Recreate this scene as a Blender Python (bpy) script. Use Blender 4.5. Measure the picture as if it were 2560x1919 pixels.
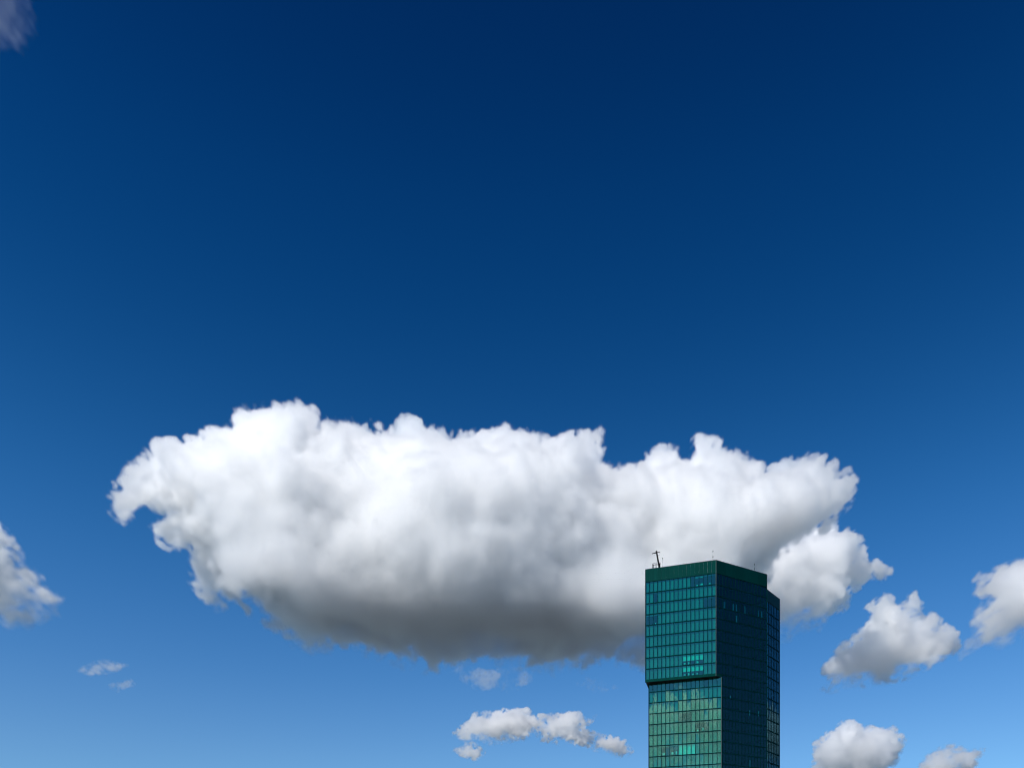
import bpy, bmesh, math, random
import numpy as np
from mathutils import Vector, Matrix

for _o in list(bpy.data.objects):
    bpy.data.objects.remove(_o)
sc = bpy.context.scene
COL = sc.collection

# ------------------------------------------------------------------ camera
FPX, CX, HY, CAMZ = 2000.0, 1280.0, 2270.0, 18.5      # focal length, centre column and horizon row in photograph pixels
cam = bpy.data.cameras.new('camera')
cam.lens = FPX / 2560 * 36
cam.sensor_width = 36
cam.shift_y = (HY - 959.5) / 2560
cam.clip_start, cam.clip_end = 0.5, 60000
cam_ob = bpy.data.objects.new('camera', cam)
cam_ob.location = (0, 0, CAMZ)
cam_ob.rotation_euler = (math.pi / 2, 0, 0)
COL.objects.link(cam_ob)
sc.camera = cam_ob

# ------------------------------------------------------------------ sky and sun
SUN_AZ, SUN_EL = math.radians(229), math.radians(43)   # clockwise from the viewing direction: behind the camera, to its left
world = bpy.data.worlds.new('World')
sc.world = world
world.use_nodes = True
wn, wl = world.node_tree.nodes, world.node_tree.links
sky = wn.new('ShaderNodeTexSky')
sky.sky_type = 'NISHITA'
sky.sun_disc = False
sky.sun_elevation, sky.sun_rotation = SUN_EL, SUN_AZ
sky.altitude, sky.air_density, sky.dust_density, sky.ozone_density = 400, 1.0, 0.2, 3.0
# a polarised, contrasty sky: the blue deepens with height, all round alike
wc = wn.new('ShaderNodeTexCoord')
wz = wn.new('ShaderNodeSeparateXYZ')
deep = wn.new('ShaderNodeValToRGB')
deep.color_ramp.interpolation = 'B_SPLINE'
_st = [(0.0, (0.45, 0.65, 0.78)), (0.182, (0.40, 0.62, 0.79)), (0.274, (0.29, 0.575, 0.80)), (0.407, (0.125, 0.485, 0.76)), (0.536, (0.035, 0.305, 0.555)),
       (0.663, (0.007, 0.205, 0.44)), (0.76, (0.004, 0.125, 0.31)), (1.0, (0.004, 0.10, 0.26))]
_er = deep.color_ramp.elements
while len(_er) < len(_st):
    _er.new(0.5)
for _e, (_p, _c) in zip(_er, _st):
    _e.position, _e.color = _p, (*_c, 1)
pol = wn.new('ShaderNodeMix'); pol.data_type = 'RGBA'; pol.blend_type = 'MULTIPLY'; pol.inputs['Factor'].default_value = 1
wl.new(wc.outputs['Generated'], wz.inputs[0]); wl.new(wz.outputs['Z'], deep.inputs[0])
wl.new(sky.outputs[0], pol.inputs['A']); wl.new(deep.outputs[0], pol.inputs['B'])
bg = wn['Background']
wl.new(pol.outputs['Result'], bg.inputs['Color'])
bg.inputs['Strength'].default_value = 0.15
sun = bpy.data.lights.new('sun', 'SUN')
sun.energy, sun.angle, sun.color = 4.75, math.radians(0.53), (1.0, 0.97, 0.92)
sun_ob = bpy.data.objects.new('sun', sun)
SUN_DIR = Vector((math.sin(SUN_AZ) * math.cos(SUN_EL), math.cos(SUN_AZ) * math.cos(SUN_EL), math.sin(SUN_EL)))
sun_ob.rotation_euler = SUN_DIR.to_track_quat('Z', 'Y').to_euler()
sun_ob.location = SUN_DIR * 400
COL.objects.link(sun_ob)
sc.view_settings.view_transform = 'Standard'
sc.view_settings.look = 'None'
sc.view_settings.exposure = 0.0
sc.view_settings.gamma = 1.0
cy = sc.cycles
cy.use_denoising = True
cy.use_adaptive_sampling, cy.adaptive_threshold = True, 0.03
cy.max_bounces, cy.volume_bounces, cy.transparent_max_bounces = 28, 24, 24
cy.diffuse_bounces, cy.glossy_bounces = 4, 4
cy.volume_step_rate, cy.volume_max_steps = 5.0, 256
cy.sample_clamp_indirect = 8.0
cy.filter_width = 1.15


def px(x, y, depth):
    """A photograph pixel at a given distance in front of the camera."""
    return Vector(((x - CX) / FPX * depth, depth, CAMZ + (HY - y) / FPX * depth))


def tag(o, label=None, cat=None, group=None, kind=None):
    for k, v in (('label', label), ('category', cat), ('group', group), ('kind', kind)):
        if v:
            o[k] = v
    return o


def empty(name, loc=(0, 0, 0), parent=None):
    o = bpy.data.objects.new(name, None)
    o.location = loc
    o.empty_display_size = 1
    o.parent = parent
    COL.objects.link(o)
    return o


def link(name, mesh, mat, parent=None):
    o = bpy.data.objects.new(name, mesh)
    if mat and not mesh.materials:
        mesh.materials.append(mat)
    o.parent = parent
    COL.objects.link(o)
    return o


# ------------------------------------------------------------------ ground
gm = bpy.data.materials.new('city_ground')
gm.use_nodes = True
gb = gm.node_tree.nodes['Principled BSDF']
gn = gm.node_tree.nodes.new('ShaderNodeTexNoise'); gn.inputs['Scale'].default_value = 0.02; gn.inputs['Detail'].default_value = 8
gc = gm.node_tree.nodes.new('ShaderNodeTexCoord')
gr = gm.node_tree.nodes.new('ShaderNodeValToRGB')
gr.color_ramp.elements[0].position, gr.color_ramp.elements[1].position = 0.35, 0.65
gr.color_ramp.elements[0].color, gr.color_ramp.elements[1].color = (0.045, 0.060, 0.065, 1), (0.10, 0.112, 0.125, 1)
gm.node_tree.links.new(gc.outputs['Object'], gn.inputs['Vector']); gm.node_tree.links.new(gn.outputs[0], gr.inputs[0]); gm.node_tree.links.new(gr.outputs[0], gb.inputs['Base Color'])
gb.inputs['Roughness'].default_value = 0.95
gme = bpy.data.meshes.new('ground')
_S = 30000
gme.from_pydata([(-_S, -_S, 0), (_S, -_S, 0), (_S, _S, 0), (-_S, _S, 0)], [], [(0, 1, 2, 3)])
tag(link('ground', gme, gm), kind='structure')
# ------------------------------------------------------------------ materials of the tower
def principled(name, color, rough=0.5, metal=0.0, spec=0.5, vary=0.0, scale=3.0):
    m = bpy.data.materials.new(name)
    m.use_nodes = True
    nt = m.node_tree
    b = nt.nodes['Principled BSDF']
    b.inputs['Base Color'].default_value = (*color, 1)
    b.inputs['Roughness'].default_value = rough
    b.inputs['Metallic'].default_value = metal
    b.inputs['Specular IOR Level'].default_value = spec
    if vary:
        tc = nt.nodes.new('ShaderNodeTexCoord')
        nz = nt.nodes.new('ShaderNodeTexNoise'); nz.inputs['Scale'].default_value = scale; nz.inputs['Detail'].default_value = 5
        oi = nt.nodes.new('ShaderNodeObjectInfo')
        ad = nt.nodes.new('ShaderNodeMath'); ad.operation = 'ADD'
        mr = nt.nodes.new('ShaderNodeMapRange')
        mr.inputs['From Min'].default_value, mr.inputs['From Max'].default_value = 0.3, 1.7
        mr.inputs['To Min'].default_value, mr.inputs['To Max'].default_value = 1 - vary, 1 + vary
        mx = nt.nodes.new('ShaderNodeMix'); mx.data_type = 'RGBA'; mx.blend_type = 'MULTIPLY'; mx.inputs['Factor'].default_value = 1
        mx.inputs['A'].default_value = (*color, 1)
        nt.links.new(tc.outputs['Object'], nz.inputs['Vector'])
        nt.links.new(nz.outputs[0], ad.inputs[0]); nt.links.new(oi.outputs['Random'], ad.inputs[1])
        nt.links.new(ad.outputs[0], mr.inputs[0]); nt.links.new(mr.outputs[0], mx.inputs['B'])
        nt.links.new(mx.outputs['Result'], b.inputs['Base Color'])
    return m


def coated_glass(name, tint, mirror, ior, wave):
    """Green solar glass: part mirror, part tinted and clear, slightly wavy."""
    m = bpy.data.materials.new(name)
    m.use_nodes = True
    nt = m.node_tree
    nt.nodes.clear()
    N, L = nt.nodes.new, nt.links.new
    out, mix = N('ShaderNodeOutputMaterial'), N('ShaderNodeMixShader')
    tr, gl, fr = N('ShaderNodeBsdfTransparent'), N('ShaderNodeBsdfGlossy'), N('ShaderNodeFresnel')
    tr.inputs['Color'].default_value = (*tint, 1)
    gl.inputs['Color'].default_value = (*mirror, 1)
    gl.inputs['Roughness'].default_value = 0.02
    fr.inputs['IOR'].default_value = ior
    geo = N('ShaderNodeNewGeometry')
    mp = N('ShaderNodeMapping'); mp.inputs['Scale'].default_value = (1.0, 1.0, 0.45)
    nz = N('ShaderNodeTexNoise'); nz.inputs['Scale'].default_value = 0.75; nz.inputs['Detail'].default_value = 2
    bp = N('ShaderNodeBump'); bp.inputs['Strength'].default_value = 1.0; bp.inputs['Distance'].default_value = wave
    L(geo.outputs['Position'], mp.inputs['Vector']); L(mp.outputs[0], nz.inputs['Vector']); L(nz.outputs[0], bp.inputs['Height'])
    fo = N('ShaderNodeMath'); fo.operation = 'SUBTRACT'; fo.inputs[0].default_value = 1.0       # the coating lies on the outer face
    fm = N('ShaderNodeMath'); fm.operation = 'MULTIPLY'
    L(geo.outputs['Backfacing'], fo.inputs[1]); L(fr.outputs[0], fm.inputs[0]); L(fo.outputs[0], fm.inputs[1])
    L(bp.outputs[0], gl.inputs['Normal']); L(fm.outputs[0], mix.inputs[0]); L(tr.outputs[0], mix.inputs[1]); L(gl.outputs[0], mix.inputs[2])
    L(mix.outputs[0], out.inputs['Surface'])
    return m


M_GLASS = coated_glass('green_solar_glass', (0.16, 0.86, 0.77), (0.46, 1.0, 0.76), 2.6, 0.010)
M_GLASS_SHADED = coated_glass('shade_toned_side_glass', (0.24, 0.66, 0.70), (0.35, 0.85, 1.0), 1.55, 0.004)  # shaded copy of the solar glass: side walls' darkness put into tint and mirror
M_FRAME = principled('dark_green_aluminium', (0.001, 0.030, 0.031), 0.7, 0.0, 0.0)
M_PARAPET = principled('green_enamelled_glass', (0.0005, 0.042, 0.036), 0.35, 0.0, 0.03, 0.12, 0.4)
M_TRIM = principled('pale_metal_edge', (0.10, 0.17, 0.16), 0.4, 0.3)
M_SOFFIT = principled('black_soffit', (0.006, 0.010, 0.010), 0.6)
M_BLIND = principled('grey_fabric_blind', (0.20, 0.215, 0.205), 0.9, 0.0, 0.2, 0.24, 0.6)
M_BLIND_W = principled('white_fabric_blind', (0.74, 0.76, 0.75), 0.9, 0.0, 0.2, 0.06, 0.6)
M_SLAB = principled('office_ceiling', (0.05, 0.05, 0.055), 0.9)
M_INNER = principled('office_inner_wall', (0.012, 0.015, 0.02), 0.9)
M_ROOF = principled('roof_gravel', (0.22, 0.22, 0.21), 0.95)
M_BLACK = principled('black_painted_steel', (0.003, 0.003, 0.004), 0.6, 0.0, 0.2)
M_WHITE = principled('white_ceramic', (0.80, 0.80, 0.80), 0.3)
M_SCREEN = principled('pale_grey_plastic', (0.75, 0.78, 0.78), 0.5)

# ------------------------------------------------------------------ the glass tower
rng = random.Random(8)
A, B, C = Vector((42.36, 253.90, 0)), Vector((62.99, 247.0, 0)), Vector((82.16, 257.75, 0))
F, G, Dk, E = Vector((89.07, 266.0, 0)), Vector((79.0, 287.0, 0)), Vector((70.0, 281.0, 0)), Vector((48.5, 275.0, 0))
L1 = B + (C - B) * 0.1015
L0 = Vector((43.70, 255.60, 0))
Z0, FH = 87.57, 3.445                     # one floor line and the floor height
ZTOP, ZSOF, ZEND = 126.0, 90.3, 121.2     # parapet top, underside of the overhang, top of the lower end block

ROOT = empty('office_tower', (64, 265, 0))
tag(ROOT, 'green glass office tower with an overhanging upper block and dark side walls', 'tower')
PINV = Matrix.Translation(-ROOT.location)


def adopt(o, matrix=None, parent=None):
    o.parent = parent or ROOT
    if parent is None:
        o.matrix_parent_inverse = PINV
    else:
        o.matrix_parent_inverse = parent_world(parent).inverted()
    if matrix is not None:
        o.matrix_basis = matrix
    return o


def parent_world(o):
    return (Matrix.Translation(o.parent.location) @ o.matrix_parent_inverse @ o.matrix_basis) if o.parent else o.matrix_basis.copy()


def box_mesh(name, sx, sy, sz, mat, bevel=0.0):
    """A box centred on its origin."""
    bm = bmesh.new()
    bmesh.ops.create_cube(bm, size=1, matrix=Matrix.Diagonal((sx, sy, sz, 1)))
    if bevel:
        bmesh.ops.bevel(bm, geom=bm.edges[:], offset=bevel, segments=1, affect='EDGES')
    me = bpy.data.meshes.new(name)
    bm.to_mesh(me); bm.free()
    me.materials.append(mat)
    return me


class Face:
    """A wall of the tower in plan, from its left to its right end as seen from outside."""
    def __init__(self, a, b):
        self.a, self.len = a, (b - a).length
        self.u = (b - a).normalized()
        self.n = Vector((self.u.y, -self.u.x, 0))
        self.rot = Matrix((self.u, -self.n, Vector((0, 0, 1)))).transposed().to_4x4()

    def at(self, s, d, z):
        p = self.a + self.u * s + self.n * d
        return Matrix.Translation((p.x, p.y, z)) @ self.rot

    def put(self, name, mesh, s, d, z, extra=None):
        o = bpy.data.objects.new(name, mesh)
        COL.objects.link(o)
        m = self.at(s, d, z)
        return adopt(o, m @ extra if extra else m)


UL, UR, END, LL, LR = Face(A, B), Face(B, C), Face(C, F), Face(L0, L1), Face(L1, C)


def prism(name, pts, z0, z1, mat, skip_caps=False):
    bm = bmesh.new()
    lo = [bm.verts.new((p.x, p.y, z0)) for p in pts]
    hi = [bm.verts.new((p.x, p.y, z1)) for p in pts]
    n = len(pts)
    for i in range(n):
        bm.faces.new((lo[i], lo[(i + 1) % n], hi[(i + 1) % n], hi[i]))
    bm.faces.new(lo[::-1]); bm.faces.new(hi)
    bmesh.ops.recalc_face_normals(bm, faces=bm.faces[:])
    me = bpy.data.meshes.new(name)
    bm.to_mesh(me); bm.free()
    o = link(name, me, mat)
    return adopt(o, Matrix.Identity(4))


def inset(pts, k):
    c = sum(pts, Vector()) / len(pts)
    return [p + (c - p) * (k / (p - c).length) for p in pts]


UPPER, ENDB, LOWER = [A, B, C, Dk, E], [C, F, G, Dk], [L0, L1, C, Dk, E + Vector((1.0, 1.0, 0))]

# inside: walls round the lifts, and a floor slab on every storey
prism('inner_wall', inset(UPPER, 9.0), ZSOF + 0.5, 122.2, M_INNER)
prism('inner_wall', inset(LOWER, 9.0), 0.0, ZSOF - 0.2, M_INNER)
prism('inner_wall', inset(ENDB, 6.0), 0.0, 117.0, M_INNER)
for k in range(-25, 10):
    z = Z0 + FH * k
    if z > ZSOF + 0.4:
        prism('floor_slab', inset(UPPER, 0.9), z - 0.45, z - 0.02, M_SLAB)
    elif z > 0.5:
        prism('floor_slab', inset(LOWER, 0.9), z - 0.45, z - 0.02, M_SLAB)
    if 0.5 < z - 1.1 < 117:
        prism('floor_slab', inset(ENDB, 1.1), z - 1.55, z - 1.12, M_SLAB)
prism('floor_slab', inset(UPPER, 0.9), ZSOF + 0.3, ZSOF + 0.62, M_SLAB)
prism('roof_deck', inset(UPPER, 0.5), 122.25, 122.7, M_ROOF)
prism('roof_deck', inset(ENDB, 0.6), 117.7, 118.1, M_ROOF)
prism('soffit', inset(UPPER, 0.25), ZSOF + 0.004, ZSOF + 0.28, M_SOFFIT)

# back walls, out of sight, closed with dark panels
for p, q, z0, z1 in ((Dk, E, ZSOF, ZTOP), (E, A, ZSOF, ZTOP), (F, G, 0, ZEND), (G, Dk, 0, ZEND), (C, Dk, ZEND - 3.6, ZTOP), (LOWER[4], L0, 0, ZSOF), (Dk, LOWER[4], 0, ZSOF)):
    fc = Face(p, q)
    fc.put('rear_wall', box_mesh('rear_wall', fc.len - 0.2, 0.2, z1 - z0 - 0.05, M_FRAME), fc.len / 2, -0.15, (z0 + z1) / 2)

TR_H, MU_W = 0.30, 0.15


def grid_frame(face, cols, zlines, zbot, ztop, first_narrow=1.0, xs=None):
    """Upright mullions and level transoms of one wall; gives back where the uprights stand."""
    w = face.len / (cols - 1 + first_narrow)
    xs = xs or [0.0, w * first_narrow] + [w * (first_narrow + i) for i in range(1, cols)]
    mm = box_mesh('mullion', MU_W, 0.16, ztop - zbot, M_FRAME)
    for i, x in enumerate(xs):
        x = min(max(x, MU_W / 2), face.len - MU_W / 2)
        face.put('mullion', mm, x, -0.06, (zbot + ztop) / 2)
    tm = box_mesh('transom', face.len - 0.02, 0.12, TR_H, M_FRAME)
    for z in zlines:
        face.put('transom', tm, face.len / 2, -0.055, z)
    return xs


PANE = {}


def pane_mesh(w, h):
    key = (round(w, 3), round(h, 3))
    if key not in PANE:
        PANE[key] = box_mesh('pane', w, 0.03, h, M_GLASS)
    return PANE[key]


BLIND = {}


def blind(face, x0, x1, ztop, drop, white=False):
    w = x1 - x0 - 0.10
    key = (round(w, 3), round(drop, 2), white)
    if key not in BLIND:
        BLIND[key] = box_mesh('blind', w, 0.025, drop, M_BLIND_W if white else M_BLIND, 0.006)
    face.put('blind', BLIND[key], (x0 + x1) / 2, -0.42, ztop - drop / 2)


def glaze(face, xs, rows, open_panes, part_panes):
    """One pane and one blind for every opening; rows are (row number, lower z, upper z)."""
    for r, z0, z1 in rows:
        for c in range(len(xs) - 1):
            x0, x1 = xs[c] + MU_W / 2 - 0.01, xs[c + 1] - MU_W / 2 + 0.01
            h = z1 - z0 - TR_H + 0.02
            tilt = Matrix.Rotation(math.radians(rng.gauss(0, 0.22)), 4, 'X') @ Matrix.Rotation(math.radians(rng.gauss(0, 0.22)), 4, 'Z')
            face.put('pane', pane_mesh(x1 - x0, h), (x0 + x1) / 2, -0.09, (z0 + z1) / 2, tilt)
            top = z1 - TR_H / 2 - 0.03
            if (r, c) in open_panes:
                d = open_panes[(r, c)]
                if d:
                    blind(face, x0, x1, top, d, True)
            elif (r, c) in part_panes:
                blind(face, x0, x1, top, part_panes[(r, c)], True)
            else:
                blind(face, x0, x1, top, h - rng.choice((0.02, 0.02, 0.02, 0.02, 0.06, 0.10)))


# upper block, lit wall: 17 bays by 9 storeys, counted from the top row
zl_u = [Z0 + FH * k for k in range(1, 11)]
xs = grid_frame(UL, 17, zl_u[1:-1], zl_u[0], zl_u[-1], 0.9)
opened = {(0, c): d for c, d in ((11, 0.0), (12, 0.42), (13, 0.42), (14, 0.2), (15, 0.14), (16, 0.14))}
opened.update({(1, 2): 0.0, (2, 14): 0.0, (2, 15): 0.0, (2, 16): 0.0, (3, 0): 0.36, (3, 1): 0.36, (3, 2): 0.36})
half = {(r, c): d for c in range(9, 14) for r, d in ((7, 1.80), (8, 1.72))}
glaze(UL, xs, [(9 - k, Z0 + FH * k, Z0 + FH * (k + 1)) for k in range(1, 10)], opened, half)
UL_XS = xs
# lower block, lit wall: 17 bays, the storeys down to the foot of the picture one by one
zl_l = [Z0 + FH * k for k in range(-8, 1)]
xs = grid_frame(LL, 17, zl_l, Z0 - FH * 25 + 0.2, ZSOF, 1.0)
opened_l = {(3, c): 0.0 for c in (7, 8, 9)}
opened_l.update({(4, c): 0.0 for c in (11, 12, 13)})
opened_l.update({(6, c): 0.0 for c in (3, 4, 5, 6)})
opened_l.update({(0, c): 0.0 for c in (0, 1, 4, 5, 13)})
half_l = {(6, c): FH - TR_H - 0.05 for c in (7, 8, 9, 10)}
rows = [(-k, Z0 + FH * k, Z0 + FH * (k + 1)) for k in range(-8, 0)]
glaze(LL, xs, [(0, Z0, ZSOF + TR_H / 2)] + rows, opened_l, half_l)
LL_XS = xs
# the shadowed wall and the end wall
zl_r = [Z0 + FH * k for k in range(-8, 10)]
BAY = UR.len / 16
XR = grid_frame(LR, 15, [z for z in zl_r if z < ZSOF + 1.5], 0.2, Z0 + FH, xs=[0.0] + [BAY * i - (UR.len - LR.len) for i in range(2, 17)])
XU = grid_frame(UR, 16, [z for z in zl_r if z > ZSOF + 1.5], Z0 + FH, Z0 + FH * 10)
_w = UR.len - LR.len
UR.put('sill_band', box_mesh('sill_band', _w - 0.02, 0.16, Z0 + FH + TR_H / 2 - ZSOF, M_PARAPET), _w / 2, -0.08, (Z0 + FH + TR_H / 2 + ZSOF) / 2)
XE = grid_frame(END, 8, [z - 1.1 for z in zl_r if z - 1.1 < 117], 0.2, 117.6)


def joined_glazing(name, items, mat):
    """Many panes as one part: (face, x0, x1, z0, z1)."""
    bm = bmesh.new()
    for face, x0, x1, z0, z1 in items:
        t = Matrix.Rotation(math.radians(rng.gauss(0, 0.15)), 4, 'X') @ Matrix.Rotation(math.radians(rng.gauss(0, 0.15)), 4, 'Z')
        m = face.at((x0 + x1) / 2, -0.09, (z0 + z1) / 2) @ t @ Matrix.Diagonal((x1 - x0, 0.03, z1 - z0, 1))
        bmesh.ops.create_cube(bm, size=1, matrix=m)
    me = bpy.data.meshes.new(name)
    bm.to_mesh(me); bm.free()
    o = adopt(link(name, me, mat), Matrix.Identity(4))
    o['kind'] = 'stuff'
    return o


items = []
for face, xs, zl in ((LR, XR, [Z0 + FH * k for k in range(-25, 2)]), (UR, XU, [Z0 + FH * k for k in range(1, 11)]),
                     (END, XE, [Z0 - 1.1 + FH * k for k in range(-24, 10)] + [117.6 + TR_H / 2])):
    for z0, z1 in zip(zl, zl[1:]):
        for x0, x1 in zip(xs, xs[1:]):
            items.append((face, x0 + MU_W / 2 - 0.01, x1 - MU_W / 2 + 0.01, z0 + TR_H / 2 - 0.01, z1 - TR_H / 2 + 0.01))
joined_glazing('side_glazing', items, M_GLASS_SHADED)
items = []
for k in range(-25, -8):
    for x0, x1 in zip(LL_XS, LL_XS[1:]):
        items.append((LL, x0 + 0.09, x1 - 0.09, Z0 + FH * k + 0.21, Z0 + FH * (k + 1) - 0.21))
joined_glazing('lower_glazing', items, M_GLASS)

# the green crown of enamelled panels, and the band under the upper windows
for face, n in ((UL, 17), (UR, 16)):
    w = face.len / n
    pm = box_mesh('parapet_panel', w - 0.025, 0.18, ZTOP - (Z0 + FH * 10), M_PARAPET)
    for i in range(n):
        face.put('parapet_panel', pm, w * (i + 0.5), -0.06 + rng.uniform(-0.004, 0.004), (ZTOP + Z0 + FH * 10) / 2)
    face.put('coping', box_mesh('coping', face.len + 0.04, 0.5, 0.10, M_FRAME), face.len / 2, -0.2, ZTOP + 0.05)
    bw = box_mesh('sill_band', w - 0.012, 0.16, Z0 + FH + TR_H / 2 - 0.02 - ZSOF, M_PARAPET)
    if face is UL:
        for i in range(n):
            face.put('sill_band', bw, w * (i + 0.5), -0.05, (Z0 + FH + TR_H / 2 - 0.02 + ZSOF) / 2)
w = END.len / 8
pm = box_mesh('parapet_panel', w - 0.025, 0.18, ZEND - 117.6, M_PARAPET)
for i in range(8):
    END.put('parapet_panel', pm, w * (i + 0.5), -0.06, (ZEND + 117.6) / 2)
END.put('coping', box_mesh('coping', END.len, 0.5, 0.10, M_FRAME), END.len / 2, -0.2, ZEND + 0.05)
# slim pale edges on the corners
for p, z0, z1 in ((B, ZSOF, ZTOP), (L1, 0.0, ZSOF), (C, 0.0, ZTOP)):
    o = bpy.data.objects.new('corner_trim', box_mesh('corner_trim', 0.09, 0.09, z1 - z0, M_TRIM if p is not C else M_FRAME))
    COL.objects.link(o)
    adopt(o, Matrix.Translation((p.x, p.y - 0.01, (z0 + z1) / 2)) @ UL.rot)
for face, z0, z1 in ((UL, ZSOF, ZTOP), (LL, 0, ZSOF)):
    face.put('corner_post', box_mesh('corner_post', 0.22, 0.3, z1 - z0, M_FRAME), 0.0, -0.16, (z0 + z1) / 2)

# pale blinds drawn aside behind the shadowed wall
for x, y0, y1, wd in ((1814, 1502, 1520, 0.55), (1836, 1507, 1524, 0.55), (1843.5, 1509, 1526, 0.35), (1865.6, 1513, 1533, 0.5), (1898, 1524, 1540, 0.4), (1906.6, 1526, 1543, 0.55), (1844, 1537, 1555, 0.5),
                      (1829, 1737, 1744, 0.3), (1877, 1774, 1786, 0.3), (1899, 1776, 1788, 0.3), (1878, 1898, 1919, 0.4)):
    fc = UR if y1 < 1690 else LR
    t = (x - CX) / FPX
    s = (t * fc.a.y - fc.a.x) / (fc.u.x - t * fc.u.y)
    dep = fc.a.y + fc.u.y * s
    zt, zb = CAMZ + (HY - y0) / FPX * dep, CAMZ + (HY - y1) / FPX * dep
    fc.put('gathered_blind', box_mesh('gathered_blind', wd, 0.3, zt - zb, M_BLIND_W, 0.05), s, -0.5, (zt + zb) / 2)

# ------------------------------------------------------------------ desk screens that show in the open windows
def desk_screen(face, s, z, w, h, label):
    r = empty('desk_screen', face.at(s, -0.75, z).translation)
    r.rotation_euler = face.rot.to_euler()
    tag(r, label, 'screen', 'desk screens behind the tower windows')
    for nm, dims, off in (('panel', (w, 0.05, h), (0, 0, 0.28 + h / 2)), ('stand', (0.07, 0.06, 0.30), (0, 0.05, 0.17)), ('foot', (w * 0.5, 0.22, 0.03), (0, 0.05, 0.015))):
        o = link(nm, box_mesh(nm, *dims, M_SCREEN, 0.008), None, r)
        o.location = off


sit = lambda r, c, xs: (xs[c] + xs[c + 1]) / 2
zrow = lambda r: Z0 + FH * (9 - r) + 0.2
desk_screen(UL, sit(0, 13, UL_XS), zrow(0) + 0.1, 0.9, 0.5, 'pale desk screen behind the open top floor window of the tower')
desk_screen(UL, sit(0, 12, UL_XS), zrow(0), 0.4, 0.4, 'small pale desk screen beside the larger one on the top floor')
desk_screen(UL, sit(0, 15, UL_XS), zrow(0) + 0.1, 0.4, 0.4, 'pale desk screen in the top floor window nearest the tower corner')
desk_screen(UL, sit(3, 2, UL_XS), zrow(3), 0.3, 0.3, 'tiny pale desk screen in the dark windows on the tower edge, fourth row down')
for c, w, h, nm in ((9, 0.6, 0.4, 'first'), (10, 0.4, 0.5, 'second'), (12, 0.8, 0.6, 'widest, third')):
    desk_screen(UL, sit(7, c, UL_XS), zrow(7) + 0.1, w, h, '%s pale screen under the half lowered white blinds, upper row of the two' % nm)
for c, w, h, nm in ((9, 0.7, 0.3, 'first'), (10, 0.4, 0.6, 'second'), (11, 0.6, 0.3, 'third'), (12, 0.3, 0.4, 'fourth')):
    desk_screen(UL, sit(8, c, UL_XS), zrow(8) + 0.1, w, h, '%s pale screen under the half lowered white blinds, lower row of the two' % nm)
zl_ = lambda r: Z0 - FH * r + 0.2
for c, w, h, nm in ((3, 0.8, 0.5, 'first'), (5, 0.8, 0.6, 'middle'), (6, 0.4, 0.9, 'tall last')):
    desk_screen(LL, sit(6, c, LL_XS), zl_(6) + 0.1, w, h, '%s pale screen in the dark gap of four windows low on the tower' % nm)
desk_screen(LL, sit(4, 11, LL_XS), zl_(4), 0.5, 0.4, 'low pale screen in the three grey windows of the lower block')
desk_screen(LL, sit(4, 12, LL_XS) + 0.3, zl_(4) + 0.1, 0.3, 0.8, 'upright pale screen in the three grey windows of the lower block')

# ------------------------------------------------------------------ on the roof
def bar_mesh(name, a, b, ra, rb, mat, sides=10):
    """A tapered round bar from a to b."""
    d = b - a
    bm = bmesh.new()
    bmesh.ops.create_cone(bm, cap_ends=True, segments=sides, radius1=ra, radius2=rb, depth=d.length,
                          matrix=Matrix.Translation((a + b) / 2) @ d.to_track_quat('Z', 'Y').to_matrix().to_4x4())
    me = bpy.data.meshes.new(name)
    bm.to_mesh(me); bm.free()
    me.materials.append(mat)
    return me


def bar(name, a, b, ra, rb, mat, root, parent=None, sides=10):
    o = bpy.data.objects.new(name, bar_mesh(name, a - root.location, b - root.location, ra, rb, mat, sides))
    COL.objects.link(o)
    o.parent = parent or root
    return o


DC = 256.5
cr = empty('maintenance_crane', px(1648.5, 1420, DC))
cr.location.z = 122.7
tag(cr, 'black maintenance crane leaning on the tower roof, with a short cross arm', 'crane')
m0, m1 = px(1649.3, 1424, DC), px(1641.3, 1379.0, DC)
mast = bar('mast', m0, m1, 0.31, 0.23, M_BLACK, cr, sides=12)
bar('joint', px(1641.5, 1380.6, DC), px(1640.9, 1376.4, DC), 0.30, 0.22, M_BLACK, cr)
bar('lamp_bracket', px(1644.0, 1388, DC - 0.2), px(1645.6, 1387.6, DC - 0.2), 0.17, 0.17, M_BLACK, cr, mast)
arm = bar('cross_arm', px(1630.8, 1382.7, DC), px(1641, 1381, DC), 0.10, 0.20, M_BLACK, cr)
bar('cross_arm', px(1641, 1381, DC), px(1650.0, 1379.3, DC), 0.16, 0.09, M_BLACK, cr)
bar('hook', px(1630.9, 1382.6, DC), px(1630.0, 1385.4, DC), 0.09, 0.05, M_BLACK, cr, arm)
p0 = px(1650.4, 1424, DC); p0b = p0.copy(); p0b.z = 122.7
bar('pedestal', p0b, p0, 0.55, 0.40, M_BLACK, cr, sides=12)
bar('counter_box', px(1647.0, 1410.5, DC - 0.3), px(1650.2, 1408.6, DC - 0.3), 0.26, 0.26, M_BLACK, cr)
for x, yt in ((1631.6, 1409), (1633.4, 1410), (1640.2, 1404.5), (1650.2, 1405.5)):
    t_ = px(x, yt, DC + 0.4); b_ = t_.copy(); b_.z = 122.7
    bar('rail_post', b_, t_, 0.09, 0.09, M_BLACK, cr)
bar('guard_rail', px(1631.0, 1411.6, DC + 0.4), px(1648.0, 1410.2, DC + 0.4), 0.09, 0.09, M_BLACK, cr)
bar('guard_rail', px(1632.0, 1408.0, DC + 0.5), px(1637.0, 1406.6, DC + 0.5), 0.05, 0.05, M_BLACK, cr)


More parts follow.
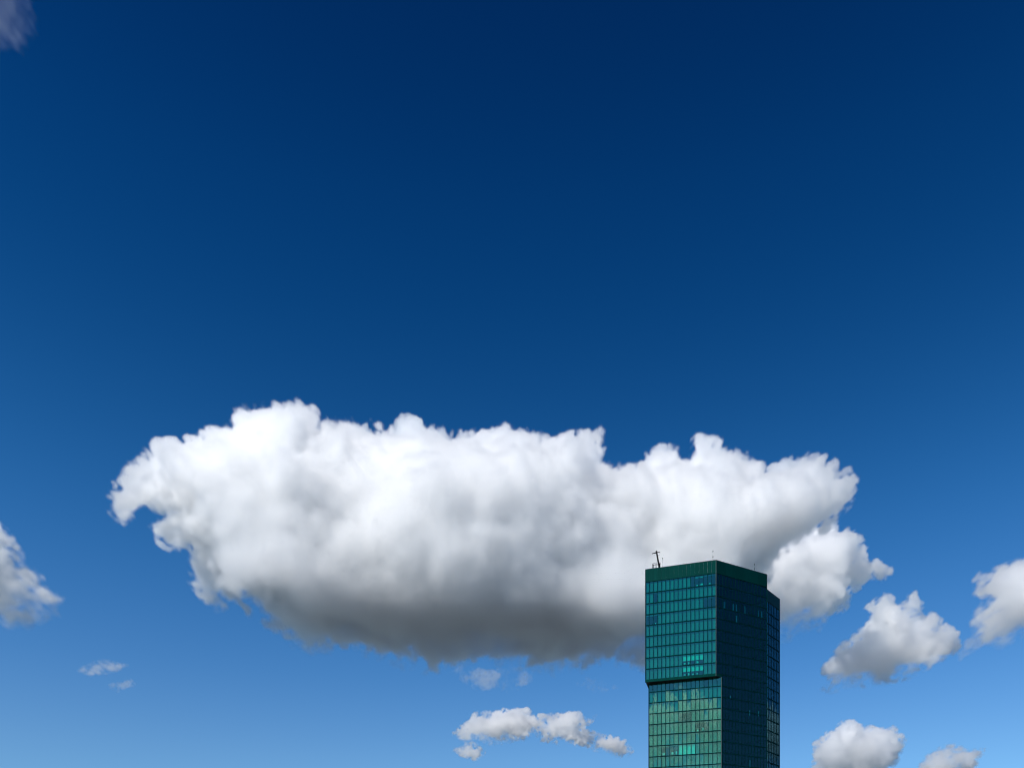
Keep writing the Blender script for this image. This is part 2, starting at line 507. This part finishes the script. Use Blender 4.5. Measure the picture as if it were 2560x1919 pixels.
def rod(x, ytop, depth, nw, label):
    """A thin roof mast: dark pole, pale collars, dark head."""
    t_ = px(x, ytop, depth); b_ = t_.copy(); b_.z = 122.7
    r = empty('roof_antenna', b_)
    tag(r, label, 'antenna', 'thin antennas on the tower roof')
    bar('pole', b_, t_ - Vector((0, 0, 0.3)), 0.05, 0.035, M_TRIM, r)
    bar('head', t_ - Vector((0, 0, 0.35)), t_, 0.14, 0.10, M_BLACK, r)
    h = t_.z - 126.0
    for i in range(nw):
        z = 126.15 + h * (i + 0.35) / (nw + 0.8)
        p = Vector((t_.x, t_.y, z))
        bar('collar', p, p + Vector((0, 0, h * 0.30 / nw)), 0.13 - 0.015 * i, 0.13 - 0.015 * i, M_WHITE if i % 2 else M_BLACK, r)


rod(1656.5, 1393.5, 257.5, 2, 'thin antenna standing right beside the roof crane')
rod(1782.3, 1375.6, 250.5, 4, 'thin antenna with white collars above the front corner of the tower')
rod(1886.2, 1408.5, 258.5, 4, 'short thin antenna on the roof edge above the dark wall')

# ------------------------------------------------------------------ clouds
cloud_mat = bpy.data.materials.new('cloud_droplets')
cloud_mat.use_nodes = True
_t = cloud_mat.node_tree
_t.nodes.clear()
_o = _t.nodes.new('ShaderNodeOutputMaterial')
_v = _t.nodes.new('ShaderNodeVolumePrincipled')
_v.inputs['Color'].default_value = (1, 1, 1, 1)
_v.inputs['Density'].default_value = 1.0          # the grid holds the extinction per metre
_v.inputs['Anisotropy'].default_value = 0.45
_t.links.new(_v.outputs[0], _o.inputs['Volume'])


core_mat = bpy.data.materials.new('cloud_core')
core_mat.use_nodes = True
core_mat.node_tree.nodes['Principled BSDF'].inputs['Base Color'].default_value = (0.80, 0.80, 0.80, 1)
core_mat.node_tree.nodes['Principled BSDF'].inputs['Roughness'].default_value = 1
core_mat.node_tree.nodes['Principled BSDF'].inputs['Specular IOR Level'].default_value = 0


def spline_axis(a, ax, n, step, lam, off):
    """Cubic B-spline resampling of a lattice of spacing lam along one axis."""
    s = np.arange(n) * step / lam + off
    i = np.floor(s).astype(np.int32)
    t = (s - i).astype(np.float32)
    sh = [1, 1, 1]; sh[ax] = n
    out = None
    for k, w in enumerate(((1 - t) ** 3 / 6, (3 * t ** 3 - 6 * t ** 2 + 4) / 6, (-3 * t ** 3 + 3 * t ** 2 + 3 * t + 1) / 6, t ** 3 / 6)):
        c = np.take(a, i + k, axis=ax)
        c *= w.reshape(sh)
        out = c if out is None else np.add(out, c, out=out)
    return out


def noise3(shape, vs, lam, rng, long=1.0):
    ls = (lam, lam * long, lam)
    a = rng.standard_normal([int(n * vs / l) + 5 for n, l in zip(shape, ls)], dtype=np.float32)
    for ax in (2, 0, 1):
        a = spline_axis(a, ax, shape[ax], vs, ls[ax], rng.random())
    a *= 3.0
    return a


def polygon_distance(polys, u0, v0, nu, nv, step):
    """Signed distance in pixels to the union of outlines, positive inside."""
    U = (u0 + step * np.arange(nu))[:, None]
    V = (v0 + step * np.arange(nv))[None, :]
    best = np.full((nu, nv), -1e9, np.float32)
    for p in polys:
        d = np.full((nu, nv), 1e9, np.float32)
        ins = np.zeros((nu, nv), bool)
        for (x0, y0), (x1, y1) in zip(p, p[1:] + p[:1]):
            ex, ey = x1 - x0, y1 - y0
            t = np.clip(((U - x0) * ex + (V - y0) * ey) / max(ex * ex + ey * ey, 1e-6), 0, 1)
            d = np.minimum(d, (U - x0 - t * ex) ** 2 + (V - y0 - t * ey) ** 2)
            if y0 != y1:
                ins ^= ((V >= y0) != (V >= y1)) & (U < x0 + (V - y0) * ex / ey)
        d = np.sqrt(d)
        best = np.maximum(best, np.where(ins, d, -d))
    return best


def grid_volume(name, dens, lo, vs, parent):
    """A volume object whose voxels are the numbers in dens."""
    nx, ny, nz = dens.shape
    hi = lo + vs * (np.array(dens.shape) - 1)
    me = bpy.data.meshes.new(name)
    me.vertices.add(dens.size)
    me.attributes.new('density', 'FLOAT', 'POINT').data.foreach_set('value', np.ascontiguousarray(dens, np.float32).ravel())
    ng = bpy.data.node_groups.new(name + '_voxels', 'GeometryNodeTree')
    ng.interface.new_socket('Geometry', in_out='INPUT', socket_type='NodeSocketGeometry')
    ng.interface.new_socket('Geometry', in_out='OUTPUT', socket_type='NodeSocketGeometry')
    N, L = ng.nodes, ng.links
    gi, go = N.new('NodeGroupInput'), N.new('NodeGroupOutput')
    vc = N.new('GeometryNodeVolumeCube')
    vc.inputs['Min'].default_value, vc.inputs['Max'].default_value = lo, hi
    for ax, n in zip('XYZ', dens.shape):
        vc.inputs['Resolution ' + ax].default_value = n
    pos = N.new('GeometryNodeInputPosition')
    out = pos.outputs[0]
    for op, b in (('SUBTRACT', lo - vs * 0.5), ('DIVIDE', (vs,) * 3), ('FLOOR', (0, 0, 0))):
        n = N.new('ShaderNodeVectorMath'); n.operation = op
        L.new(out, n.inputs[0]); n.inputs[1].default_value = b; out = n.outputs[0]
    sp = N.new('ShaderNodeSeparateXYZ'); L.new(out, sp.inputs[0])
    idx = sp.outputs[0]
    for mul, add in ((ny, sp.outputs[1]), (nz, sp.outputs[2])):
        n = N.new('FunctionNodeIntegerMath'); n.operation = 'MULTIPLY_ADD'
        L.new(idx, n.inputs[0]); n.inputs[1].default_value = mul; L.new(add, n.inputs[2]); idx = n.outputs[0]
    na = N.new('GeometryNodeInputNamedAttribute'); na.data_type = 'FLOAT'; na.inputs['Name'].default_value = 'density'
    si = N.new('GeometryNodeSampleIndex'); si.data_type = 'FLOAT'; si.domain = 'POINT'
    L.new(gi.outputs[0], si.inputs['Geometry']); L.new(na.outputs['Attribute'], si.inputs['Value']); L.new(idx, si.inputs['Index'])
    L.new(si.outputs[0], vc.inputs['Density'])
    sm = N.new('GeometryNodeSetMaterial'); sm.inputs['Material'].default_value = cloud_mat
    L.new(vc.outputs[0], sm.inputs[0]); L.new(sm.outputs[0], go.inputs[0])
    o = link(name, me, cloud_mat, parent)
    o.modifiers.new('voxels', 'NODES').node_group = ng
    return o


def surface_net(f, lo, vs):
    """The surface f = 0 of a grid (positive inside) as a quad mesh with shared vertices."""
    ins = f > 0
    c = [ins[i:ins.shape[0] - 1 + i, j:ins.shape[1] - 1 + j, k:ins.shape[2] - 1 + k] for i in (0, 1) for j in (0, 1) for k in (0, 1)]
    n = sum(x.astype(np.int8) for x in c)
    cell = (n > 0) & (n < 8)
    idx = np.full(cell.shape, -1, np.int64)
    ci = np.argwhere(cell)
    idx[cell] = np.arange(len(ci))
    acc, cnt = np.zeros((len(ci), 3)), np.zeros(len(ci))
    off = [(i, j, k) for i in (0, 1) for j in (0, 1) for k in (0, 1)]
    for p in off:
        for ax in range(3):
            if p[ax]:
                continue
            q = list(p); q[ax] = 1
            a = f[ci[:, 0] + p[0], ci[:, 1] + p[1], ci[:, 2] + p[2]]
            b = f[ci[:, 0] + q[0], ci[:, 1] + q[1], ci[:, 2] + q[2]]
            m = (a > 0) != (b > 0)
            t = np.where(m, a / np.where(m, a - b, 1), 0)
            pos = np.tile(np.array(p, float), (len(ci), 1)); pos[:, ax] += t
            acc[m] += pos[m]; cnt[m] += 1
    verts = (ci + acc / cnt[:, None]) * vs + lo
    quads = []
    for ax in range(3):
        s0 = [slice(1, -1)] * 3; s1 = [slice(1, -1)] * 3
        s0[ax], s1[ax] = slice(1, -2), slice(2, -1)
        a, b = ins[tuple(s0)], ins[tuple(s1)]
        e = np.argwhere(a != b) + 1
        u, w = (ax + 1) % 3, (ax + 2) % 3
        q = []
        for du, dw in ((-1, -1), (0, -1), (0, 0), (-1, 0)):
            k = e.copy(); k[:, u] += du; k[:, w] += dw
            q.append(idx[k[:, 0], k[:, 1], k[:, 2]])
        q = np.stack(q, 1)
        flip = b[tuple((e - 1).T)]
        q[flip] = q[flip][:, ::-1]
        quads.append(q)
    q = np.concatenate(quads)
    q = q[(q >= 0).all(1)]
    me = bpy.data.meshes.new('core')
    me.vertices.add(len(verts)); me.vertices.foreach_set('co', verts.ravel())
    me.loops.add(q.size); me.loops.foreach_set('vertex_index', q.ravel())
    me.polygons.add(len(q)); me.polygons.foreach_set('loop_start', np.arange(0, q.size, 4))
    me.update(calc_edges=True)
    me.polygons.foreach_set('use_smooth', np.ones(len(q), bool))
    return me


def connected(solid, seed):
    """The one connected piece of a boolean grid that holds the seed cell."""
    one = np.zeros_like(solid)
    one[seed] = True
    while True:
        g = one.copy()
        g[1:] |= one[:-1]; g[:-1] |= one[1:]; g[:, 1:] |= one[:, :-1]; g[:, :-1] |= one[:, 1:]; g[:, :, 1:] |= one[:, :, :-1]; g[:, :, :-1] |= one[:, :, 1:]
        g &= solid
        if g.sum() == one.sum():
            return g
        one = g


def smin(a, b, k):
    h = np.clip(0.5 + 0.5 * (b - a) / k, 0, 1)
    return b + (a - b) * h - k * h * (1 - h)


def make_cloud(label, polys, depth, thick, round_m, base, vs, sigma, seed, soft=45.0, rough=1.0, base_soft=60.0, lean=0.0, lean_from=0.0, bumps=(), core=40.0, turn=0.0, fringe=0.24, shrink=0.0, cat='cloud', group=None):
    """A cloud of droplets: its outline as seen from the terrace, swollen in depth, flat below, ragged by turbulence.
    depth, thick: distance of its middle and half its thickness; round_m: how far in from the outline it reaches full thickness."""
    rng = np.random.default_rng(seed)
    allp = [q for p in polys for q in p]
    pad = 40
    u0, u1 = min(q[0] for q in allp) - pad, max(q[0] for q in allp) + pad
    v0, v1 = min(q[1] for q in allp) - pad, max(q[1] for q in allp) + pad
    st = 2.0
    nu, nv = int((u1 - u0) / st) + 1, int((v1 - v0) / st) + 1
    D = polygon_distance(polys, u0, v0, nu, nv, st)
    yn, yf = depth - thick * 1.15, depth + thick * 1.15 + lean * max(0, v1 - pad - lean_from) * 0.8
    xs = [(u - CX) / FPX * y for u in (u0 + 20, u1 - 20) for y in (yn, yf)]
    zs = [CAMZ + (HY - v) / FPX * y for v in (v0 + 20, v1 - 20) for y in (yn, yf)]
    lo = np.array([min(xs), yn, max(min(zs), base - 60)])
    hi = np.array([max(xs), yf, max(CAMZ + (HY - v0 - 20) / FPX * depth * 1.06, lo[2] + 100)])
    shape = tuple(int(n) for n in np.ceil((hi - lo) / vs) + 1)
    X = (lo[0] + vs * np.arange(shape[0], dtype=np.float32))[:, None, None]
    Y = (lo[1] + vs * np.arange(shape[1], dtype=np.float32))[None, :, None]
    Z = (lo[2] + vs * np.arange(shape[2], dtype=np.float32))[None, None, :]
    u = CX + FPX * X / Y
    v = HY - FPX * (Z - CAMZ) / Y
    m2p = FPX / depth
    swirl = noise3(shape, vs, 22 * vs, rng)
    wu = (6.0 * rough * vs * m2p * 0.5) * swirl
    wv = (6.0 * rough * vs * m2p * 0.5) * noise3(shape, vs, 18 * vs, rng)
    iu = np.clip((u + wu - u0) / st, 0, nu - 1).astype(np.int32)
    iv = np.clip((v + wv - v0) / st, 0, nv - 1).astype(np.int32)
    d2 = D[iu, iv] * (Y / FPX)
    del iu, iv, wu, wv
    big = noise3(shape, vs, 75 * vs, rng)
    mid = noise3(shape, vs, 36 * vs, rng)
    rim = np.exp(-(np.maximum(d2, 0) / (14 * vs)) ** 2)        # torn towards its outline, smooth where it faces the viewer
    q = np.clip((d2 + 5 * vs * rough) / round_m, 0, 1)
    T = thick * np.sqrt(np.clip(1 - (1 - q) ** 2, 0, 1)) * (0.86 + 0.16 * np.tanh(big))
    yc = depth + lean * np.maximum(0, v - lean_from)
    for bu, bv, su, sv, h in bumps:                # swellings towards the viewer (h > 0) and hollows, in metres
        yc = yc - h * np.exp(-0.5 * ((u - bu) / su) ** 2) * np.exp(-0.5 * ((v - bv) / sv) ** 2) * q
    f = smin(d2, T - np.abs(Y - yc), 40.0)
    f += q * (0.9 * np.abs(mid) - 0.5) * 4 * vs * rough - shrink * vs
    del T, q, big
    f += (np.abs(swirl) - 0.8) * 2.6 * vs * rough * (0.5 + 0.5 * rim)
    del swirl
    fine = noise3(shape, vs, 2.1 * vs, rng, 2.0)
    small = noise3(shape, vs, 3.6 * vs, rng, 1.8)
    f += (2.8 * fine + 3.4 * small) * (0.24 + 0.76 * rim) * (vs * rough)
    for lam, amp, lg in ((11, 3.4, 1.5), (6.5, 3.1, 1.7)):
        f += amp * vs * rough * (0.50 + 0.50 * rim) * noise3(shape, vs, lam * vs, rng, lg)
    f -= 2.2 * np.maximum(0, -d2 - 2.2 * vs * rough)          # no crumbs adrift outside the outline
    shred = np.clip(0.35 + 0.5 * small + 0.3 * fine, 0, 1)
    del fine, small, d2
    fb = (Z - base) + mid * 4 * vs
    f = smin(f, fb * (soft / base_soft), 110.0)
    den = np.clip(f / (soft * (1 + 1.1 * (1 - rim))), 0, 1)
    veil = np.clip((f + 1.1 * soft) / (1.4 * soft), 0, 1)
    den = sigma * (den * den * (3 - 2 * den) + fringe * veil * veil * shred * (1 - den) * rim)
    del rim
    del veil, shred
    den[[0, -1]] = 0; den[:, [0, -1]] = 0; den[:, :, [0, -1]] = 0
    if sigma > 0.03:                                # drop crumbs that drift apart from the body
        fs = f[::3, ::3, ::3]
        one = connected(fs > -0.3 * soft, np.unravel_index(np.argmax(fs), fs.shape))
        for ax in range(3):
            g = np.zeros_like(one)
            for k in (-1, 0, 1):
                g |= np.roll(one, k, ax)
            one = g
        for ax in range(3):
            one = np.take(one, np.minimum((np.arange(f.shape[ax]) + 1) // 3, one.shape[ax] - 1), axis=ax)
        den *= one
    sub = 4
    fc = f[::sub, ::sub, ::sub] - 1.6 * soft - core
    f_lo = lo.copy()
    # trim empty margins
    for ax in range(3):
        used = np.nonzero(den.max(axis=tuple(k for k in range(3) if k != ax)) > 0)[0]
        a, b = max(used[0] - 1, 0), min(used[-1] + 2, den.shape[ax])
        den = np.take(den, np.arange(a, b), axis=ax)
        lo[ax] += vs * a
    root = tag(empty('cumulus_cloud', (float(lo[0] + vs * den.shape[0] / 2), float(lo[1] + vs * den.shape[1] / 2), float(lo[2]))), label, cat, group)
    parts = [grid_volume('droplet_mist', den, lo, vs, root)]
    if core and fc.max() > 0 and (fc > 0).sum() > 30:
        fc[[0, -1]] = -1; fc[:, [0, -1]] = -1; fc[:, :, [0, -1]] = -1
        one = connected(fc > 0, np.unravel_index(np.argmax(fc), fc.shape))
        fc = np.where(one, fc, np.minimum(fc, -0.01))
        parts.append(link('dense_core', surface_net(fc, f_lo, vs * sub), core_mat, root))
    for o in parts:
        o.matrix_parent_inverse = Matrix.Translation(-root.location)
    if turn:
        root.matrix_basis = Matrix.Rotation(math.radians(turn), 4, 'Z') @ root.matrix_basis
    print('CLOUD', label[:30], den.shape, round(den.size / 1e6, 1), 'core' if len(parts) > 1 else '-', round(float(f.max() - 1.6 * soft), 1))
    return root


MAIN = [(266,1251),(285,1296),(325,1284),(372,1261),(400,1280),(438,1287),(402,1325),(414,1364),(466,1364),(484,1402),(496,1458),(522,1491),(530,1519),(564,1520),(607,1501),(630,1524),(677,1576),(710,1618),(738,1637),(800,1637),(851,1620),(908,1637),(992,1651),(1086,1660),(1180,1655),(1280,1663),(1367,1677),(1454,1686),(1511,1692),(1552,1700),(1604,1683),(1660,1670),(1760,1610),(1850,1530),(1900,1470),(1934,1405),(1963,1370),(2003,1347),(2026,1324),(2073,1307),(2113,1278),(2139,1243),(2125,1197),(2096,1185),(2084,1162),(2050,1150),(1974,1168),(1928,1179),(1876,1197),(1882,1168),(1853,1150),(1818,1130),(1760,1116),(1731,1136),(1679,1139),(1604,1136),(1569,1153),(1529,1174),(1491,1150),(1509,1116),(1506,1087),(1448,1090),(1419,1113),(1390,1110),(1332,1095),(1280,1092),(1265,1070),(1223,1082),(1185,1082),(1133,1094),(1067,1077),(1039,1082),(992,1096),(945,1106),(922,1066),(889,1070),(870,1049),(832,1045),(799,1063),(795,1026),(771,1021),(734,1002),(677,1005),(640,1019),(611,1035),(578,1061),(541,1070),(513,1096),(466,1115),(405,1115),(360,1140),(325,1160),(301,1204)]
make_cloud('huge white cumulus cloud with dark grey base, spread behind the tower', [MAIN], 2680, 420, 150, 845, 5.0, 0.042, 3, shrink=5.5, soft=14, lean=1.9, lean_from=1500, base_soft=110, core=40,
           bumps=((620, 1130, 190, 110, 50), (1130, 1290, 260, 150, 130), (850, 1230, 80, 100, -50), (1560, 1300, 140, 130, -20), (1960, 1230, 120, 80, 130), (600, 1460, 110, 60, 230), (1590, 1500, 75, 60, 170), (1600, 1640, 80, 40, 160)))
PUFF = [(1780,1420),(1860,1380),(1920,1362),(1963,1345),(1990,1335),(2026,1330),(2061,1321),(2102,1312),(2131,1336),(2148,1359),(2154,1394),(2183,1405),(2206,1428),(2226,1428),(2206,1446),(2177,1443),(2148,1446),(2113,1457),(2090,1509),(2055,1550),(2003,1579),(1951,1592),(1917,1585),(1860,1560)]
make_cloud('bright white puff of cloud showing beside the right edge of the tower', [PUFF], 3350, 150, 150, 1130, 4.2, 0.045, 5, rough=1.25, soft=14, base_soft=120, core=15)
RIGHT = [(2057,1721),(2086,1698),(2069,1663),(2098,1617),(2144,1576),(2179,1559),(2187,1536),(2167,1518),(2202,1501),(2242,1509),(2271,1498),(2283,1541),(2300,1559),(2323,1541),(2346,1570),(2375,1588),(2387,1622),(2335,1645),(2283,1674),(2202,1703),(2115,1718)]
make_cloud('small peaked cloud floating right of the tower, halfway to the picture edge', [RIGHT], 3300, 160, 130, 840, 4.0, 0.036, 7, soft=18, base_soft=90, lean=1.0, lean_from=1640, shrink=-0.5, core=15)
EDGE = [(2712,1408),(2632,1388),(2545,1407),(2505,1410),(2476,1436),(2441,1459),(2441,1488),(2464,1488),(2458,1523),(2424,1558),(2429,1592),(2464,1610),(2505,1616),(2552,1592),(2632,1628),(2722,1608),(2772,1508)]
make_cloud('white cloud cut off by the right edge of the picture', [EDGE], 2750, 170, 140, 925, 4.0, 0.045, 9, soft=18, base_soft=90, shrink=0, core=4)
LEFT = [(-260,1420),(-200,1360),(-120,1310),(-50,1305),(0,1330),(25,1340),(44,1365),(47,1396),(69,1409),(85,1427),(88,1456),(107,1474),(138,1478),(157,1496),(135,1512),(116,1515),(147,1540),(125,1559),(88,1575),(63,1560),(0,1550),(-100,1560),(-220,1540),(-280,1480)]
make_cloud('greyish white cloud cut off by the left edge of the picture', [LEFT], 2600, 170, 140, 918, 4.0, 0.05, 11, soft=24, base_soft=110, shrink=0, core=5)
LOWA = [(1131,1840),(1156,1810),(1186,1782),(1212,1782),(1245,1784),(1288,1774),(1323,1777),(1343,1792),(1320,1832),(1272,1845),(1232,1858),(1202,1845),(1164,1850)]
LOWB = [(1138,1868),(1181,1858),(1212,1875),(1189,1888),(1164,1883)]
LOWC = [(1312,1796),(1350,1786),(1379,1784),(1422,1784),(1455,1782),(1472,1792),(1462,1802),(1437,1805),(1472,1822),(1510,1840),(1556,1858),(1579,1875),(1548,1883),(1498,1875),(1447,1868),(1409,1850),(1364,1840)]
make_cloud('long low white cloud near the horizon, left of the tower', [LOWA], 4350, 110, 70, 840, 3.4, 0.07, 13, core=3, soft=24, rough=0.9, base_soft=90, shrink=-2)
make_cloud('small detached shred under the long low cloud left of the tower', [LOWB], 4400, 45, 35, 600, 3.2, 0.05, 15, soft=24, rough=0.8, base_soft=90, core=0, shrink=-2)
make_cloud('ragged thin cloud trailing down to the left wall of the tower', [LOWC], 4350, 70, 55, 600, 3.4, 0.05, 17, soft=30, rough=1.0, base_soft=90, core=0, shrink=-2.5)
BOTR = [(2024,1909),(2032,1868),(2073,1833),(2102,1810),(2125,1806),(2160,1819),(2183,1816),(2229,1833),(2255,1856),(2246,1891),(2229,1919),(2180,1940),(2060,1945)]
make_cloud('rounded white cloud low on the horizon, just right of the tower', [BOTR], 5300, 230, 180, 840, 4.8, 0.04, 19, soft=32, base_soft=110, rough=1.0, core=4)
BOTS = [(2298,1914),(2333,1880),(2362,1865),(2408,1874),(2449,1882),(2426,1908),(2380,1930),(2320,1935)]
make_cloud('small faint cloud on the horizon, in the bottom corner right of the tower', [BOTS], 5300, 90, 70, 700, 4.8, 0.03, 21, soft=40, base_soft=110, rough=0.9, core=0, shrink=-2)
WISP = [(191,1672),(225,1655),(257,1647),(290,1658),(323,1663),(300,1676),(260,1682),(220,1685)]
WISQ = [(270,1710),(314,1694),(330,1710),(295,1724)]
make_cloud('thin little wisp of cloud alone in the lower left sky', [WISP], 3800, 40, 30, 700, 3.2, 0.02, 23, soft=30, rough=0.45, core=0, shrink=-2)
make_cloud('barely visible shred of cloud below the thin wisp, lower left', [WISQ], 3800, 35, 30, 700, 3.2, 0.007, 25, soft=18, rough=0.8, core=0)
UND = [(1130,1668),(1250,1672),(1330,1690),(1300,1712),(1240,1700),(1170,1715)]
UNE = [(1440,1700),(1500,1690),(1530,1712),(1480,1730)]
make_cloud('faint veil of vapour hanging under the dark base of the huge cloud', [UND], 4800, 60, 50, 1200, 5.0, 0.006, 27, soft=50, rough=1.0, core=0, shrink=-1)
make_cloud('faint shred of vapour under the huge cloud, next to the tower', [UNE], 4800, 60, 50, 1200, 5.0, 0.004, 29, soft=50, rough=1.0, core=0)
CORN = [(-88, -68), (2, -68), (40, -28), (42, 52), (72, 87), (42, 112), (2, 102), (-68, 122)]
make_cloud('thin dim veil of cloud in the top left corner', [CORN], 1000, 40, 40, 800, 1.6, 0.0018, 31, soft=22, rough=1.6, core=0)
LINK = [(2375,1622),(2410,1606),(2450,1596),(2470,1604),(2440,1622),(2400,1640)]
make_cloud('faint thread of vapour joining the peaked cloud to the one at the right edge', [LINK], 3100, 40, 40, 800, 4.0, 0.007, 37, soft=30, rough=0.7, core=0, shrink=-1)
# clouds behind the terrace and beyond the right edge: the tower's glass shows them
BANK = [(820,1980),(850,1870),(930,1775),(1040,1715),(1150,1697),(1240,1719),(1330,1693),(1430,1705),(1540,1755),(1640,1860),(1680,1980)]
make_cloud('broad cloud bank behind the viewer, mirrored in the tower glass', [BANK], 5200, 120, 100, 800, 8.0, 0.014, 33, soft=40, base_soft=150, core=0, rough=1.7, turn=153.5)
SIDE = [(1000,1940),(1040,1860),(1120,1812),(1240,1800),(1340,1815),(1460,1850),(1560,1945)]
make_cloud('cloud beyond the right edge of view, mirrored in the narrow end wall', [SIDE], 5200, 260, 200, 900, 10.0, 0.03, 35, soft=50, base_soft=150, core=110, turn=-61)
